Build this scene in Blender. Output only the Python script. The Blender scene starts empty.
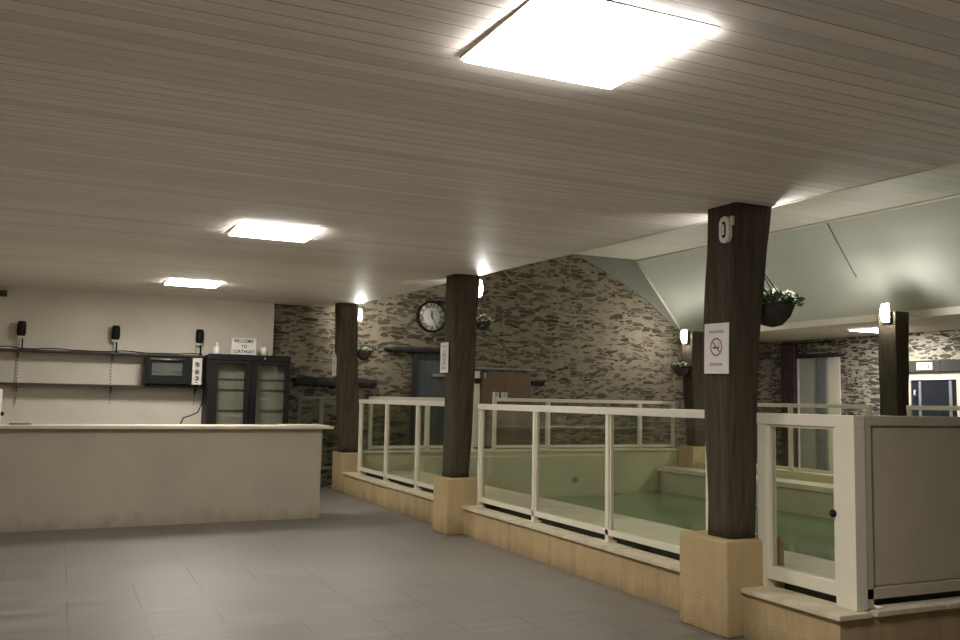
import bpy, bmesh, math, random
from mathutils import Vector, Matrix
random.seed(7)
C = bpy.context.scene.collection
PI = math.pi

# ------------------------------------------------------------------ materials
def new_mat(name):
    m = bpy.data.materials.new(name); m.use_nodes = True
    nt = m.node_tree; nt.nodes.clear()
    out = nt.nodes.new('ShaderNodeOutputMaterial')
    b = nt.nodes.new('ShaderNodeBsdfPrincipled')
    nt.links.new(b.outputs[0], out.inputs[0])
    return m, nt, b
def N(nt, t, **kw):
    n = nt.nodes.new(t)
    for k, v in kw.items():
        if k in n.inputs: n.inputs[k].default_value = v
        else: setattr(n, k, v)
    return n
def L(nt, a, b): nt.links.new(a, b)
def math_node(nt, op, a, b=None, clamp=False):
    n = nt.nodes.new('ShaderNodeMath'); n.operation = op; n.use_clamp = clamp
    for i, v in enumerate((a, b)):
        if v is None: continue
        if isinstance(v, (int, float)): n.inputs[i].default_value = v
        else: nt.links.new(v, n.inputs[i])
    return n.outputs[0]
def mixc(nt, fac, a, b, mode='MIX'):
    n = nt.nodes.new('ShaderNodeMix'); n.data_type = 'RGBA'; n.blend_type = mode
    for sock, v in ((n.inputs[0], fac), (n.inputs[6], a), (n.inputs[7], b)):
        if isinstance(v, (int, float)): sock.default_value = v
        elif isinstance(v, (tuple, list)): sock.default_value = (*v, 1) if len(v) == 3 else v
        else: nt.links.new(v, sock)
    return n.outputs[2]
def ramp(nt, fac, stops):
    n = nt.nodes.new('ShaderNodeValToRGB'); nt.links.new(fac, n.inputs[0])
    e = n.color_ramp.elements
    while len(e) < len(stops): e.new(.5)
    for q, (p, c) in zip(e, stops):
        q.position = p; q.color = (*c, 1) if not isinstance(c, (int, float)) else (c, c, c, 1)
    return n.outputs[0]
def coords(nt, scale=(1, 1, 1), rot=(0, 0, 0), loc=(0, 0, 0)):
    g = nt.nodes.new('ShaderNodeNewGeometry')
    mp = nt.nodes.new('ShaderNodeMapping'); nt.links.new(g.outputs['Position'], mp.inputs[0])
    mp.inputs['Scale'].default_value = scale; mp.inputs['Rotation'].default_value = rot; mp.inputs['Location'].default_value = loc
    return mp.outputs[0]
def bump(nt, b, h, strength=.3, dist=.01):
    n = nt.nodes.new('ShaderNodeBump'); n.inputs['Strength'].default_value = strength; n.inputs['Distance'].default_value = dist
    nt.links.new(h, n.inputs['Height']); nt.links.new(n.outputs[0], b.inputs['Normal'])

def simple(name, col, rough=.5, metal=0, var=.08, scale=9, bmp=0, spec=.5):
    m, nt, b = new_mat(name)
    b.inputs['Roughness'].default_value = rough; b.inputs['Metallic'].default_value = metal
    b.inputs['Specular IOR Level'].default_value = spec
    no = N(nt, 'ShaderNodeTexNoise', Scale=scale, Detail=4.0)
    L(nt, coords(nt), no.inputs['Vector'])
    lo = tuple(c * (1 - var) for c in col); hi = tuple(min(1, c * (1 + var)) for c in col)
    L(nt, ramp(nt, no.outputs[0], [(.3, lo), (.7, hi)]), b.inputs['Base Color'])
    if bmp: bump(nt, b, no.outputs[0], bmp, .005)
    return m

def plaster(name, col, stain=None, stain_z=None, bmp=.25, scale=5, rough=.9, streak=0):
    m, nt, b = new_mat(name); b.inputs['Roughness'].default_value = rough; b.inputs['Specular IOR Level'].default_value = .2
    v = coords(nt)
    n1 = N(nt, 'ShaderNodeTexNoise', Scale=scale * .3, Detail=5.0, Roughness=.6); L(nt, v, n1.inputs['Vector'])
    n2 = N(nt, 'ShaderNodeTexNoise', Scale=scale * 9, Detail=4.0); L(nt, v, n2.inputs['Vector'])
    c = ramp(nt, n1.outputs[0], [(.3, tuple(x * .92 for x in col)), (.7, tuple(min(1, x * 1.06) for x in col))])
    if streak:
        n4 = N(nt, 'ShaderNodeTexNoise', Scale=1.0, Detail=5.0, Roughness=.7); L(nt, coords(nt, (9, 9, .9)), n4.inputs['Vector'])
        c = mixc(nt, math_node(nt, 'MULTIPLY', math_node(nt, 'SUBTRACT', n4.outputs[0], .45), streak * 4, True), c, tuple(x * .6 for x in col))
    if stain:
        sx = nt.nodes.new('ShaderNodeSeparateXYZ'); L(nt, v, sx.inputs[0])
        h = math_node(nt, 'SUBTRACT', stain_z, sx.outputs[2])
        n3 = N(nt, 'ShaderNodeTexNoise', Scale=4.5, Detail=6.0, Roughness=.7); L(nt, coords(nt, (1, 1, .6)), n3.inputs['Vector'])
        q = math_node(nt, 'ADD', math_node(nt, 'DIVIDE', h, stain_z), math_node(nt, 'MULTIPLY', math_node(nt, 'SUBTRACT', n3.outputs[0], .62), 2.2))
        q = math_node(nt, 'MULTIPLY', q, .9, True)
        c = mixc(nt, q, c, stain)
    L(nt, c, b.inputs['Base Color'])
    bump(nt, b, n2.outputs[0], bmp, .006)
    return m

def stone(name, axis, mortar, dark, mid, sc=1.0, cut=.42):
    """rubble wall: flat dark stones bedded in wide pale mortar"""
    m, nt, b = new_mat(name); b.inputs['Roughness'].default_value = .95; b.inputs['Specular IOR Level'].default_value = .15
    g = nt.nodes.new('ShaderNodeNewGeometry'); sx = nt.nodes.new('ShaderNodeSeparateXYZ'); L(nt, g.outputs['Position'], sx.inputs[0])
    cb = nt.nodes.new('ShaderNodeCombineXYZ'); L(nt, sx.outputs[axis], cb.inputs[0]); L(nt, sx.outputs[2], cb.inputs[1])
    wn = N(nt, 'ShaderNodeTexNoise', Scale=2.6, Detail=4.0); L(nt, cb.outputs[0], wn.inputs['Vector'])
    ws = nt.nodes.new('ShaderNodeVectorMath'); ws.operation = 'SUBTRACT'; L(nt, wn.outputs[1], ws.inputs[0]); ws.inputs[1].default_value = (.5, .5, .5)
    wm = nt.nodes.new('ShaderNodeVectorMath'); wm.operation = 'MULTIPLY'; L(nt, ws.outputs[0], wm.inputs[0]); wm.inputs[1].default_value = (.30, .13, 0)
    wa = nt.nodes.new('ShaderNodeVectorMath'); wa.operation = 'ADD'; L(nt, cb.outputs[0], wa.inputs[0]); L(nt, wm.outputs[0], wa.inputs[1])
    masks = []; col = None
    fine = N(nt, 'ShaderNodeTexNoise', Scale=30.0, Detail=3.0); L(nt, cb.outputs[0], fine.inputs['Vector'])
    blot = N(nt, 'ShaderNodeTexNoise', Scale=.9, Detail=3.0); L(nt, cb.outputs[0], blot.inputs['Vector'])
    mort = mixc(nt, fine.outputs[0], tuple(x * .82 for x in mortar), tuple(x * 1.15 for x in mortar))
    mort = mixc(nt, math_node(nt, 'MULTIPLY', blot.outputs[0], .45), mort, mid)
    rag = N(nt, 'ShaderNodeTexNoise', Scale=1.0, Detail=6.0, Roughness=.75)
    mpr = nt.nodes.new('ShaderNodeMapping'); L(nt, wa.outputs[0], mpr.inputs[0]); mpr.inputs['Scale'].default_value = (6 * sc, 19 * sc, 1); L(nt, mpr.outputs[0], rag.inputs['Vector'])
    mort = mixc(nt, math_node(nt, 'MULTIPLY', math_node(nt, 'SUBTRACT', rag.outputs[0], .50), 5.5, True), mort, tuple(x * .42 for x in mortar))
    base = mort; height = None
    for k, (s, th, e) in enumerate((((3.1 * sc, 11.5 * sc, 1), cut, .07), ((6.2 * sc, 21 * sc, 1), cut + .04, .07))):
        mp = nt.nodes.new('ShaderNodeMapping'); L(nt, wa.outputs[0], mp.inputs[0]); mp.inputs['Scale'].default_value = s
        mp.inputs['Location'].default_value = (3.1 * k, 1.7 * k, 0)
        v1 = nt.nodes.new('ShaderNodeTexVoronoi'); v1.voronoi_dimensions = '2D'; v1.feature = 'F1'; v1.inputs['Scale'].default_value = 1; L(nt, mp.outputs[0], v1.inputs['Vector'])
        v2 = nt.nodes.new('ShaderNodeTexVoronoi'); v2.voronoi_dimensions = '2D'; v2.feature = 'DISTANCE_TO_EDGE'; v2.inputs['Scale'].default_value = 1; L(nt, mp.outputs[0], v2.inputs['Vector'])
        sp = nt.nodes.new('ShaderNodeSeparateColor'); L(nt, v1.outputs['Color'], sp.inputs[0])
        edge = math_node(nt, 'MULTIPLY', math_node(nt, 'SUBTRACT', math_node(nt, 'ADD', v2.outputs[0], math_node(nt, 'MULTIPLY', math_node(nt, 'SUBTRACT', rag.outputs[0], .5), .3)), e), 14, True)
        pick = math_node(nt, 'MULTIPLY', math_node(nt, 'SUBTRACT', th, sp.outputs[0]), 40, True)
        mk = math_node(nt, 'MULTIPLY', edge, pick)
        sc_ = mixc(nt, sp.outputs[1], dark, mid)
        sc_ = mixc(nt, math_node(nt, 'MULTIPLY', fine.outputs[0], .5), sc_, dark)
        base = mixc(nt, mk, base, sc_)
        height = mk if height is None else math_node(nt, 'MAXIMUM', height, mk)
    L(nt, base, b.inputs['Base Color'])
    bump(nt, b, math_node(nt, 'ADD', math_node(nt, 'MULTIPLY', height, -1), fine.outputs[0]), .45, .02)
    return m

def boards(name, c, groove, w, axis=1, grain_axis=0, gw=.05, rough=.55, var=.1, off=0.0):
    """planks of width w measured along `axis`, grain running along grain_axis"""
    m, nt, b = new_mat(name); b.inputs['Roughness'].default_value = rough; b.inputs['Specular IOR Level'].default_value = .35
    g = nt.nodes.new('ShaderNodeNewGeometry'); sx = nt.nodes.new('ShaderNodeSeparateXYZ'); L(nt, g.outputs['Position'], sx.inputs[0])
    t = math_node(nt, 'DIVIDE', math_node(nt, 'ADD', sx.outputs[axis], off + 50), w)
    fr = math_node(nt, 'FRACT', t); idx = math_node(nt, 'FLOOR', t)
    wn = nt.nodes.new('ShaderNodeTexWhiteNoise'); wn.noise_dimensions = '1D'; L(nt, idx, wn.inputs['W'])
    s = [14, 14, 14]; s[grain_axis] = .7; s[2] = 1
    gr = N(nt, 'ShaderNodeTexNoise', Scale=2.2, Detail=5.0, Roughness=.65); L(nt, coords(nt, tuple(s)), gr.inputs['Vector'])
    lo = tuple(x * (1 - var) for x in c); hi = tuple(min(1, x * (1 + var)) for x in c)
    base = mixc(nt, wn.outputs[0], lo, hi)
    base = mixc(nt, math_node(nt, 'MULTIPLY', math_node(nt, 'SUBTRACT', gr.outputs[0], .42), 1.3, True), base, tuple(x * .62 for x in c))
    gm = math_node(nt, 'LESS_THAN', fr, gw)
    base = mixc(nt, math_node(nt, 'MULTIPLY', gm, math_node(nt, 'ADD', math_node(nt, 'MULTIPLY', wn.outputs[0], .6), .3)), base, groove)
    L(nt, base, b.inputs['Base Color'])
    bump(nt, b, math_node(nt, 'SUBTRACT', math_node(nt, 'MULTIPLY', gr.outputs[0], .3), gm), .5, .004)
    return m

def floor_tiles():
    m, nt, b = new_mat('floor_tiles')
    v = coords(nt)
    sx = nt.nodes.new('ShaderNodeSeparateXYZ'); L(nt, v, sx.inputs[0])
    tx = math_node(nt, 'DIVIDE', math_node(nt, 'ADD', sx.outputs[0], 50 - .24 + .475 * 0), .475)
    ty = math_node(nt, 'DIVIDE', math_node(nt, 'ADD', sx.outputs[1], 50 - .06), .475)
    fx = math_node(nt, 'FRACT', tx); fy = math_node(nt, 'FRACT', ty)
    gx = math_node(nt, 'LESS_THAN', fx, .020); gy = math_node(nt, 'LESS_THAN', fy, .016)
    ci = nt.nodes.new('ShaderNodeCombineXYZ'); L(nt, math_node(nt, 'FLOOR', tx), ci.inputs[0]); L(nt, math_node(nt, 'FLOOR', ty), ci.inputs[1])
    wn = nt.nodes.new('ShaderNodeTexWhiteNoise'); wn.noise_dimensions = '2D'; L(nt, ci.outputs[0], wn.inputs['Vector'])
    st = N(nt, 'ShaderNodeTexNoise', Scale=1.6, Detail=6.0, Roughness=.6); L(nt, coords(nt, (1.2, 7, 1)), st.inputs['Vector'])
    bl = N(nt, 'ShaderNodeTexNoise', Scale=.7, Detail=4.0); L(nt, v, bl.inputs['Vector'])
    c = ramp(nt, st.outputs[0], [(.3, (.112, .101, .086)), (.74, (.255, .233, .203))])
    c = mixc(nt, math_node(nt, 'MULTIPLY', wn.outputs[0], .28), c, (.135, .122, .108))
    c = mixc(nt, math_node(nt, 'MULTIPLY', bl.outputs[0], .25), c, (.20, .184, .162))
    # grout worn away in places
    gn = N(nt, 'ShaderNodeTexNoise', Scale=1.1, Detail=3.0); L(nt, v, gn.inputs['Vector'])
    keep = math_node(nt, 'MULTIPLY', math_node(nt, 'SUBTRACT', gn.outputs[0], .43), 6, True)
    c = mixc(nt, math_node(nt, 'MULTIPLY', gx, math_node(nt, 'MULTIPLY', keep, .85)), c, (.075, .065, .055))
    c = mixc(nt, math_node(nt, 'MULTIPLY', gy, math_node(nt, 'MULTIPLY', keep, .6)), c, (.30, .275, .24))
    L(nt, c, b.inputs['Base Color'])
    L(nt, ramp(nt, st.outputs[0], [(.3, .40), (.7, .55)]), b.inputs['Roughness'])
    b.inputs['Specular IOR Level'].default_value = .45
    bump(nt, b, math_node(nt, 'MULTIPLY', math_node(nt, 'MAXIMUM', gx, gy), -1), .3, .003)
    return m

def timber(name, dark, light):
    m, nt, b = new_mat(name); b.inputs['Roughness'].default_value = .8; b.inputs['Specular IOR Level'].default_value = .25
    n = N(nt, 'ShaderNodeTexNoise', Scale=2.0, Detail=7.0, Roughness=.7); L(nt, coords(nt, (16, 16, .8)), n.inputs['Vector'])
    n2 = N(nt, 'ShaderNodeTexNoise', Scale=.8, Detail=3.0); L(nt, coords(nt, (2, 2, 1)), n2.inputs['Vector'])
    c = ramp(nt, n.outputs[0], [(.28, dark), (.5, tuple((a + b_) / 2 for a, b_ in zip(dark, light))), (.75, light)])
    c = mixc(nt, math_node(nt, 'MULTIPLY', n2.outputs[0], .5), c, dark)
    L(nt, c, b.inputs['Base Color']); bump(nt, b, n.outputs[0], .6, .012)
    return m

def emit(name, col, s):
    m = bpy.data.materials.new(name); m.use_nodes = True; nt = m.node_tree; nt.nodes.clear()
    o = nt.nodes.new('ShaderNodeOutputMaterial'); e = nt.nodes.new('ShaderNodeEmission')
    e.inputs[0].default_value = (*col, 1); e.inputs[1].default_value = s; L(nt, e.outputs[0], o.inputs[0]); return m

def glass(name, tint, refl=1.0, rough=.02):
    m = bpy.data.materials.new(name); m.use_nodes = True; nt = m.node_tree; nt.nodes.clear()
    o = nt.nodes.new('ShaderNodeOutputMaterial')
    tr = nt.nodes.new('ShaderNodeBsdfTransparent'); tr.inputs[0].default_value = (*tint, 1)
    gl = nt.nodes.new('ShaderNodeBsdfGlossy'); gl.inputs['Roughness'].default_value = rough; gl.inputs[0].default_value = (.95, .95, .93, 1)
    lw = nt.nodes.new('ShaderNodeLayerWeight'); lw.inputs[0].default_value = .5
    fr = math_node(nt, 'ADD', math_node(nt, 'MULTIPLY', math_node(nt, 'POWER', lw.outputs['Facing'], 5), .9), .04)
    mx = nt.nodes.new('ShaderNodeMixShader'); L(nt, math_node(nt, 'MULTIPLY', fr, refl, True), mx.inputs[0])
    L(nt, tr.outputs[0], mx.inputs[1]); L(nt, gl.outputs[0], mx.inputs[2]); L(nt, mx.outputs[0], o.inputs[0])
    return m

def water_mat():
    m, nt, b = new_mat('pool_water')
    n = N(nt, 'ShaderNodeTexNoise', Scale=1.3, Detail=3.0); L(nt, coords(nt), n.inputs['Vector'])
    L(nt, ramp(nt, n.outputs[0], [(.3, (.15, .225, .115)), (.7, (.175, .25, .13))]), b.inputs['Base Color'])
    b.inputs['Roughness'].default_value = .12; b.inputs['IOR'].default_value = 1.33; b.inputs['Specular IOR Level'].default_value = .35
    bump(nt, b, n.outputs[0], .04, .02)
    return m

M = dict(
    floor=floor_tiles(),
    ceil=boards('whitewashed_boards', (.85, .78, .715), (.28, .235, .20), .104, 1, 0, .06),
    strip=boards('vault_boards', (.72, .68, .58), (.45, .43, .38), .12, 1, 0, .05, .6, .05),
    vault=simple('vault_panel', (.60, .605, .53), .6, 0, .03, 2),
    white_wall=plaster('white_plaster', (.74, .68, .57)),
    counter=plaster('counter_plaster', (.44, .38, .305), (.29, .24, .18), .22),
    stone=stone('rubble_stone', 0, (.27, .232, .168), (.050, .042, .031), (.165, .138, .098), 1.15, .36),
    stone_r=stone('rubble_stone_right', 1, (.46, .42, .34), (.05, .045, .04), (.17, .15, .12), 1.25, .48),
    gable=plaster('grey_plaster', (.20, .205, .175), bmp=.1),
    ochre=plaster('ochre_plaster', (.46, .345, .185), (.25, .18, .10), .16, .8, 6, streak=.5),
    ochre_block=plaster('ochre_block_plaster', (.49, .37, .20), (.27, .19, .09), .30, 1.2, 6, streak=.25),
    coping=simple('stone_coping', (.60, .52, .37), .7, 0, .14, 7, .3),
    channel=simple('dark_gap', (.034, .037, .024), .8, 0, .2, spec=.1),
    deck=simple('deck_stone', (.64, .58, .44), .55, 0, .10, 3, .1),
    pool=simple('pool_plaster', (.52, .50, .32), .6, 0, .05, 2, .1),
    timber=timber('dark_timber', (.027, .021, .013), (.125, .099, .066)),
    beam=timber('grey_timber', (.022, .021, .019), (.07, .065, .058)),
    white=simple('white_metal', (.72, .67, .54), .4, 0, .03, 6),
    shaded_metal=simple('shaded_rail_metal', (.17, .155, .115), .5, 0, .05),  # rail colour darkened to stand in for the shade behind the bar
    panel=simple('white_panel', (.52, .46, .355), .55, 0, .04, 4),
    glass=glass('railing_glass', (.93, .95, .90), .8),
    cooler_glass=glass('cooler_glass', (.88, .88, .85), 1.2),
    water=water_mat(),
    black=simple('black_plastic', (.009, .009, .008), .5, 0, .1, spec=.18),
    dark=simple('dark_cooler_metal', (.012, .012, .011), .5, 0, .1, spec=.15),
    shelf=simple('dark_shelf_board', (.045, .037, .030), .6, 0, .15, 14),
    paper=simple('paper', (.74, .70, .66), .8, 0, .03),
    ink=simple('ink', (.06, .055, .06), .8), grey_ink=simple('grey_ink', (.30, .27, .27), .8),
    red_ink=simple('faded_red_ink', (.30, .14, .12), .8),
    chrome=simple('brushed_steel', (.62, .60, .56), .3, 1, .05),
    ivory=simple('ivory_plastic', (.72, .68, .60), .45, 0, .03),
    grey_in=simple('cooler_liner', (.30, .29, .25), .6, 0, .04),
    blue_door=boards('blue_grey_boards', (.075, .085, .092), (.02, .022, .025), .12, 0, 2, .06),
    brown=boards('brown_boards', (.165, .105, .062), (.06, .04, .025), .5, 0, 2, .02, .7),
    leaf=simple('leaves', (.06, .085, .035), .6, 0, .5, 30), petal=simple('petals', (.72, .73, .60), .7, 0, .1, 30),
    basket=simple('basket_weave', (.045, .040, .032), .9, 0, .3, 60, .5),
    curtain=simple('plum_curtain', (.075, .042, .048), .9, 0, .15, 5),
    pale_door=simple('pale_pane', (.46, .45, .41), .5, 0, .04), grey_door=simple('grey_frame', (.19, .20, .20), .5),
    night=simple('night_glass', (.020, .022, .030), .12, 0, .1, 2),
    green_jar=simple('green_glaze', (.10, .16, .11), .3), ceramic=simple('white_ceramic', (.74, .71, .66), .4, 0, .03),
    panel_light=emit('panel_light', (1, .965, .91), 34), lamp_light=emit('lamp_light', (1, .97, .90), 150),
)

# ------------------------------------------------------------------ mesh builder
class MB:
    def __init__(s): s.v = []; s.f = []; s.smooth = []
    def add(s, vs, fs, sm=False):
        o = len(s.v); s.v += [tuple(v) for v in vs]; s.f += [tuple(i + o for i in f) for f in fs]; s.smooth += [sm] * len(fs); return s
    def box(s, x0, x1, y0, y1, z0, z1, bev=0):
        if bev > 0:
            bm = bmesh.new(); bmesh.ops.create_cube(bm, size=1)
            for v in bm.verts: v.co = Vector(((x0 + x1) / 2 + v.co.x * (x1 - x0), (y0 + y1) / 2 + v.co.y * (y1 - y0), (z0 + z1) / 2 + v.co.z * (z1 - z0)))
            bmesh.ops.bevel(bm, geom=bm.edges[:], offset=bev, segments=2, affect='EDGES', profile=.6)
            bm.verts.index_update(); s.add([v.co[:] for v in bm.verts], [[v.index for v in f.verts] for f in bm.faces]); bm.free(); return s
        return s.add([(x0, y0, z0), (x1, y0, z0), (x1, y1, z0), (x0, y1, z0), (x0, y0, z1), (x1, y0, z1), (x1, y1, z1), (x0, y1, z1)],
                     [(0, 3, 2, 1), (4, 5, 6, 7), (0, 1, 5, 4), (1, 2, 6, 5), (2, 3, 7, 6), (3, 0, 4, 7)])
    def rings(s, rings, cap=True, sm=True):
        n = len(rings[0]); vs = [p for r in rings for p in r]; fs = []
        for i in range(len(rings) - 1):
            for j in range(n):
                fs.append((i * n + j, i * n + (j + 1) % n, (i + 1) * n + (j + 1) % n, (i + 1) * n + j))
        if cap: fs.append(tuple(range(n))[::-1]); fs.append(tuple((len(rings) - 1) * n + j for j in range(n)))
        return s.add(vs, fs, sm)
    def tube(s, pts, r, seg=8, sm=True):
        pts = [Vector(p) for p in pts]; rs = []
        up = Vector((0, 0, 1))
        for i, p in enumerate(pts):
            d = (pts[min(i + 1, len(pts) - 1)] - pts[max(i - 1, 0)]).normalized()
            a = d.cross(up if abs(d.z) < .95 else Vector((1, 0, 0))).normalized(); b = d.cross(a)
            rr = r[i] if isinstance(r, (list, tuple)) else r
            rs.append([(p + (a * math.cos(t) + b * math.sin(t)) * rr)[:] for t in (2 * PI * k / seg for k in range(seg))])
        return s.rings(rs, True, sm)
    def lathe(s, c, prof, seg=20, axis='z'):
        rs = []
        for r, h in prof:
            ring = []
            for k in range(seg):
                t = 2 * PI * k / seg; a, b = r * math.cos(t), r * math.sin(t)
                ring.append({'z': (c[0] + a, c[1] + b, c[2] + h), 'y': (c[0] + a, c[1] - h, c[2] + b), 'x': (c[0] + h, c[1] + a, c[2] + b)}[axis])
            rs.append(ring)
        return s.rings(rs)
    def poly(s, pts): return s.add(pts, [tuple(range(len(pts)))])
    def prism(s, pts, d):
        n = len(pts); d = Vector(d); q = [(Vector(p) + d)[:] for p in pts]
        return s.add(list(pts) + q, [tuple(range(n))[::-1], tuple(range(n, 2 * n))] + [(i, (i + 1) % n, n + (i + 1) % n, n + i) for i in range(n)])
    def build(s, name, mat, parent=None, origin=None):
        me = bpy.data.meshes.new(name)
        if parent is not None: o0 = parent_world(parent)
        elif origin is not None: o0 = Vector(origin)
        else:
            xs, ys, zs = zip(*s.v); o0 = Vector(((min(xs) + max(xs)) / 2, (min(ys) + max(ys)) / 2, min(zs)))
        me.from_pydata([(Vector(v) - o0)[:] for v in s.v], [], s.f)
        for p, sm in zip(me.polygons, s.smooth): p.use_smooth = sm
        bm = bmesh.new(); bm.from_mesh(me); bmesh.ops.recalc_face_normals(bm, faces=bm.faces[:]); bm.to_mesh(me); bm.free()
        me.materials.append(M[mat] if isinstance(mat, str) else mat)
        o = bpy.data.objects.new(name, me); C.objects.link(o)
        if parent is not None: o.parent = parent
        else: o.location = o0
        return o
def parent_world(p):
    v = Vector(p.location)
    while p.parent is not None: p = p.parent; v += Vector(p.location)
    return v
def tag(o, label, cat, group=None):
    o['label'] = label; o['category'] = cat
    if group: o['group'] = group
    return o
def thing(name, label, cat, loc, group=None):
    o = bpy.data.objects.new(name, None); C.objects.link(o); o.location = loc; o.empty_display_size = .1
    return tag(o, label, cat, group)
def structure(o, label=None, cat=None):
    o['kind'] = 'structure'
    if label: o['label'] = label
    if cat: o['category'] = cat
    return o
def dup(root, delta, label=None):
    r = root.copy(); C.objects.link(r); r.location = Vector(root.location) + Vector(delta)
    if label: r['label'] = label
    def kids(a, b):
        for ch in [q for q in bpy.data.objects if q.parent is a]:
            c = ch.copy(); C.objects.link(c); c.parent = b; kids(ch, c)
    kids(root, r)
    return r
def text_mb(txt, size, origin, u, v, depth=.001, sx=1.0, align='CENTER'):
    cu = bpy.data.curves.new('t', 'FONT'); cu.body = txt; cu.size = size; cu.align_x = align; cu.align_y = 'CENTER'; cu.resolution_u = 3; cu.offset = size * .03
    ob = bpy.data.objects.new('t', cu); C.objects.link(ob)
    bpy.context.view_layer.update()
    me = bpy.data.meshes.new_from_object(ob.evaluated_get(bpy.context.evaluated_depsgraph_get()))
    o, u, v = Vector(origin), Vector(u), Vector(v)
    mb = MB(); mb.add([(o + u * q.co.x * sx + v * q.co.y)[:] for q in me.vertices], [tuple(p.vertices) for p in me.polygons])
    bpy.data.objects.remove(ob); bpy.data.curves.remove(cu); bpy.data.meshes.remove(me)
    return mb
def merge(a, b): a.add(b.v, b.f); return a
def ring_mb(mb, c, u, v, r0, r1, seg=32):
    c, u, v = Vector(c), Vector(u), Vector(v)
    pts = []
    for k in range(seg):
        t = 2 * PI * k / seg; d = u * math.cos(t) + v * math.sin(t); pts += [(c + d * r0)[:], (c + d * r1)[:]]
    n = 2 * seg
    return mb.add(pts, [(2 * k, 2 * k + 1, (2 * k + 3) % n, (2 * k + 2) % n) for k in range(seg)])
def bar_mb(mb, a, b, w, n):
    a, b, n = Vector(a), Vector(b), Vector(n); d = (b - a).normalized(); s = d.cross(n) * w / 2
    return mb.add([(a - s)[:], (b - s)[:], (b + s)[:], (a + s)[:]], [(0, 1, 2, 3)])

# ------------------------------------------------------------------ the setting
XL, XR, YF, YB = -2.3, 14.0, -3.0, 15.2
XE = 4.30                                   # edge of the low ceiling along the pool
def zc(y): return 2.845 + .0195 * (y - 4.7)  # low ceiling climbs a little towards the far wall
fl = MB()
fl.box(XL, 4.3, YF, YB, -.12, 0); fl.box(4.3, 11.0, YF, 4.0, -.12, 0); fl.box(11.0, XR, YF, YB, -.12, 0)
structure(fl.build('floor', 'floor'))
c = MB(); c.prism([(XL, YF, zc(YF)), (XE, YF, zc(YF)), (XE, YB, zc(YB)), (XL, YB, zc(YB))], (0, 0, .1))
structure(c.build('ceiling', 'ceil'))
t = MB(); t.prism([(XE, YF, zc(YF) - .004), (XE + .03, YF, zc(YF) - .004), (XE + .03, YF, zc(YF) + .1), (XE, YF, zc(YF) + .1)], (0, YB - YF, zc(YB) - zc(YF)))
structure(t.build('trim_1', 'white'))
def zt(y): return 4.38 + .0145 * (y - 15)
XF = 10.45; XV = 11.62
c = MB(); c.prism([(5.3, YF, zt(YF)), (XF, YF, zt(YF)), (XF, YB, zt(YB)), (5.3, YB, zt(YB))], (0, 0, .08)); structure(c.build('ceiling.001', 'strip'))
c = MB(); c.prism([(XF, YF, zt(YF)), (XV, YF, 2.93), (XV, YB, 2.93), (XF, YB, zt(YB))], (.06, 0, .06)); structure(c.build('ceiling.002', 'vault'))
c = MB(); c.prism([(XE + .03, YF, zc(YF) + .08), (5.3, YF, zt(YF)), (5.3, YB, zt(YB)), (XE + .03, YB, zc(YB) + .08)], (-.06, 0, .06)); structure(c.build('ceiling.003', 'vault'))
c = MB(); c.box(XV, XR, YF, YB, 2.86, 2.94); structure(c.build('ceiling.004', 'white_wall'))
t = MB(); t.box(XV - .10, XV + .04, YF, YB, 2.84, 2.95); structure(t.build('trim_2', 'white'))
t = MB(); t.tube([(XF, YF, zt(YF) - .01), (XF, YB, zt(YB) - .01)], .022, 6); structure(t.build('trim_3', 'white'))
t = MB(); t.tube([(XF, YB - .02, zt(YB) - .01), (XV, YB - .02, 2.94)], .04, 6); structure(t.build('trim_4', 'white'))
# panel joint running down the right slope
def slope(y, k): return (XF + (XV - XF) * k, y, zt(y) + (2.93 - zt(y)) * k)
t = MB(); t.tube([Vector(slope(10.15, .0)) + Vector((-.005, 0, -.005)), Vector(slope(10.22, .58)) + Vector((-.005, 0, -.005))], .008, 6); structure(t.build('trim_5', 'grey_door'))
# far wall: painted part behind the bar, rubble stone beyond it
w = MB(); w.box(XL, 3.16, 15.08, YB + .25, 0, 3.3); structure(w.build('wall_back', 'white_wall'))
w = MB(); w.prism([(3.16, YB, 0), (XR, YB, 0), (XR, YB, 2.95), (XV + .02, YB, 2.95), (XF, YB, zt(YB) + .02), (5.3, YB, zt(YB) + .02), (4.3, YB, 3.12), (3.16, YB, 3.1)], (0, .3, 0))
structure(w.build('wall_gable', 'stone'))
w = MB(); w.prism([(9.0, YB - .03, 4.40), (XF, YB - .03, zt(YB)), (XV, YB - .03, 2.95), (11.45, YB - .03, 3.02), (10.75, YB - .03, 3.55), (10.0, YB - .03, 3.95)], (0, .04, 0))
structure(w.build('wall_gable.001', 'gable'))
w = MB(); w.box(XR, XR + .3, YF, YB + .3, 0, 3.0); structure(w.build('wall_right', 'stone_r'))
w = MB(); w.box(XL - .2, XL, YF, YB, 0, 3.2); structure(w.build('wall_left', 'white_wall'))
w = MB(); w.box(XL - .2, XR + .3, YF - .2, YF, 0, 4.5); structure(w.build('wall_front', 'white_wall'))

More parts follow.
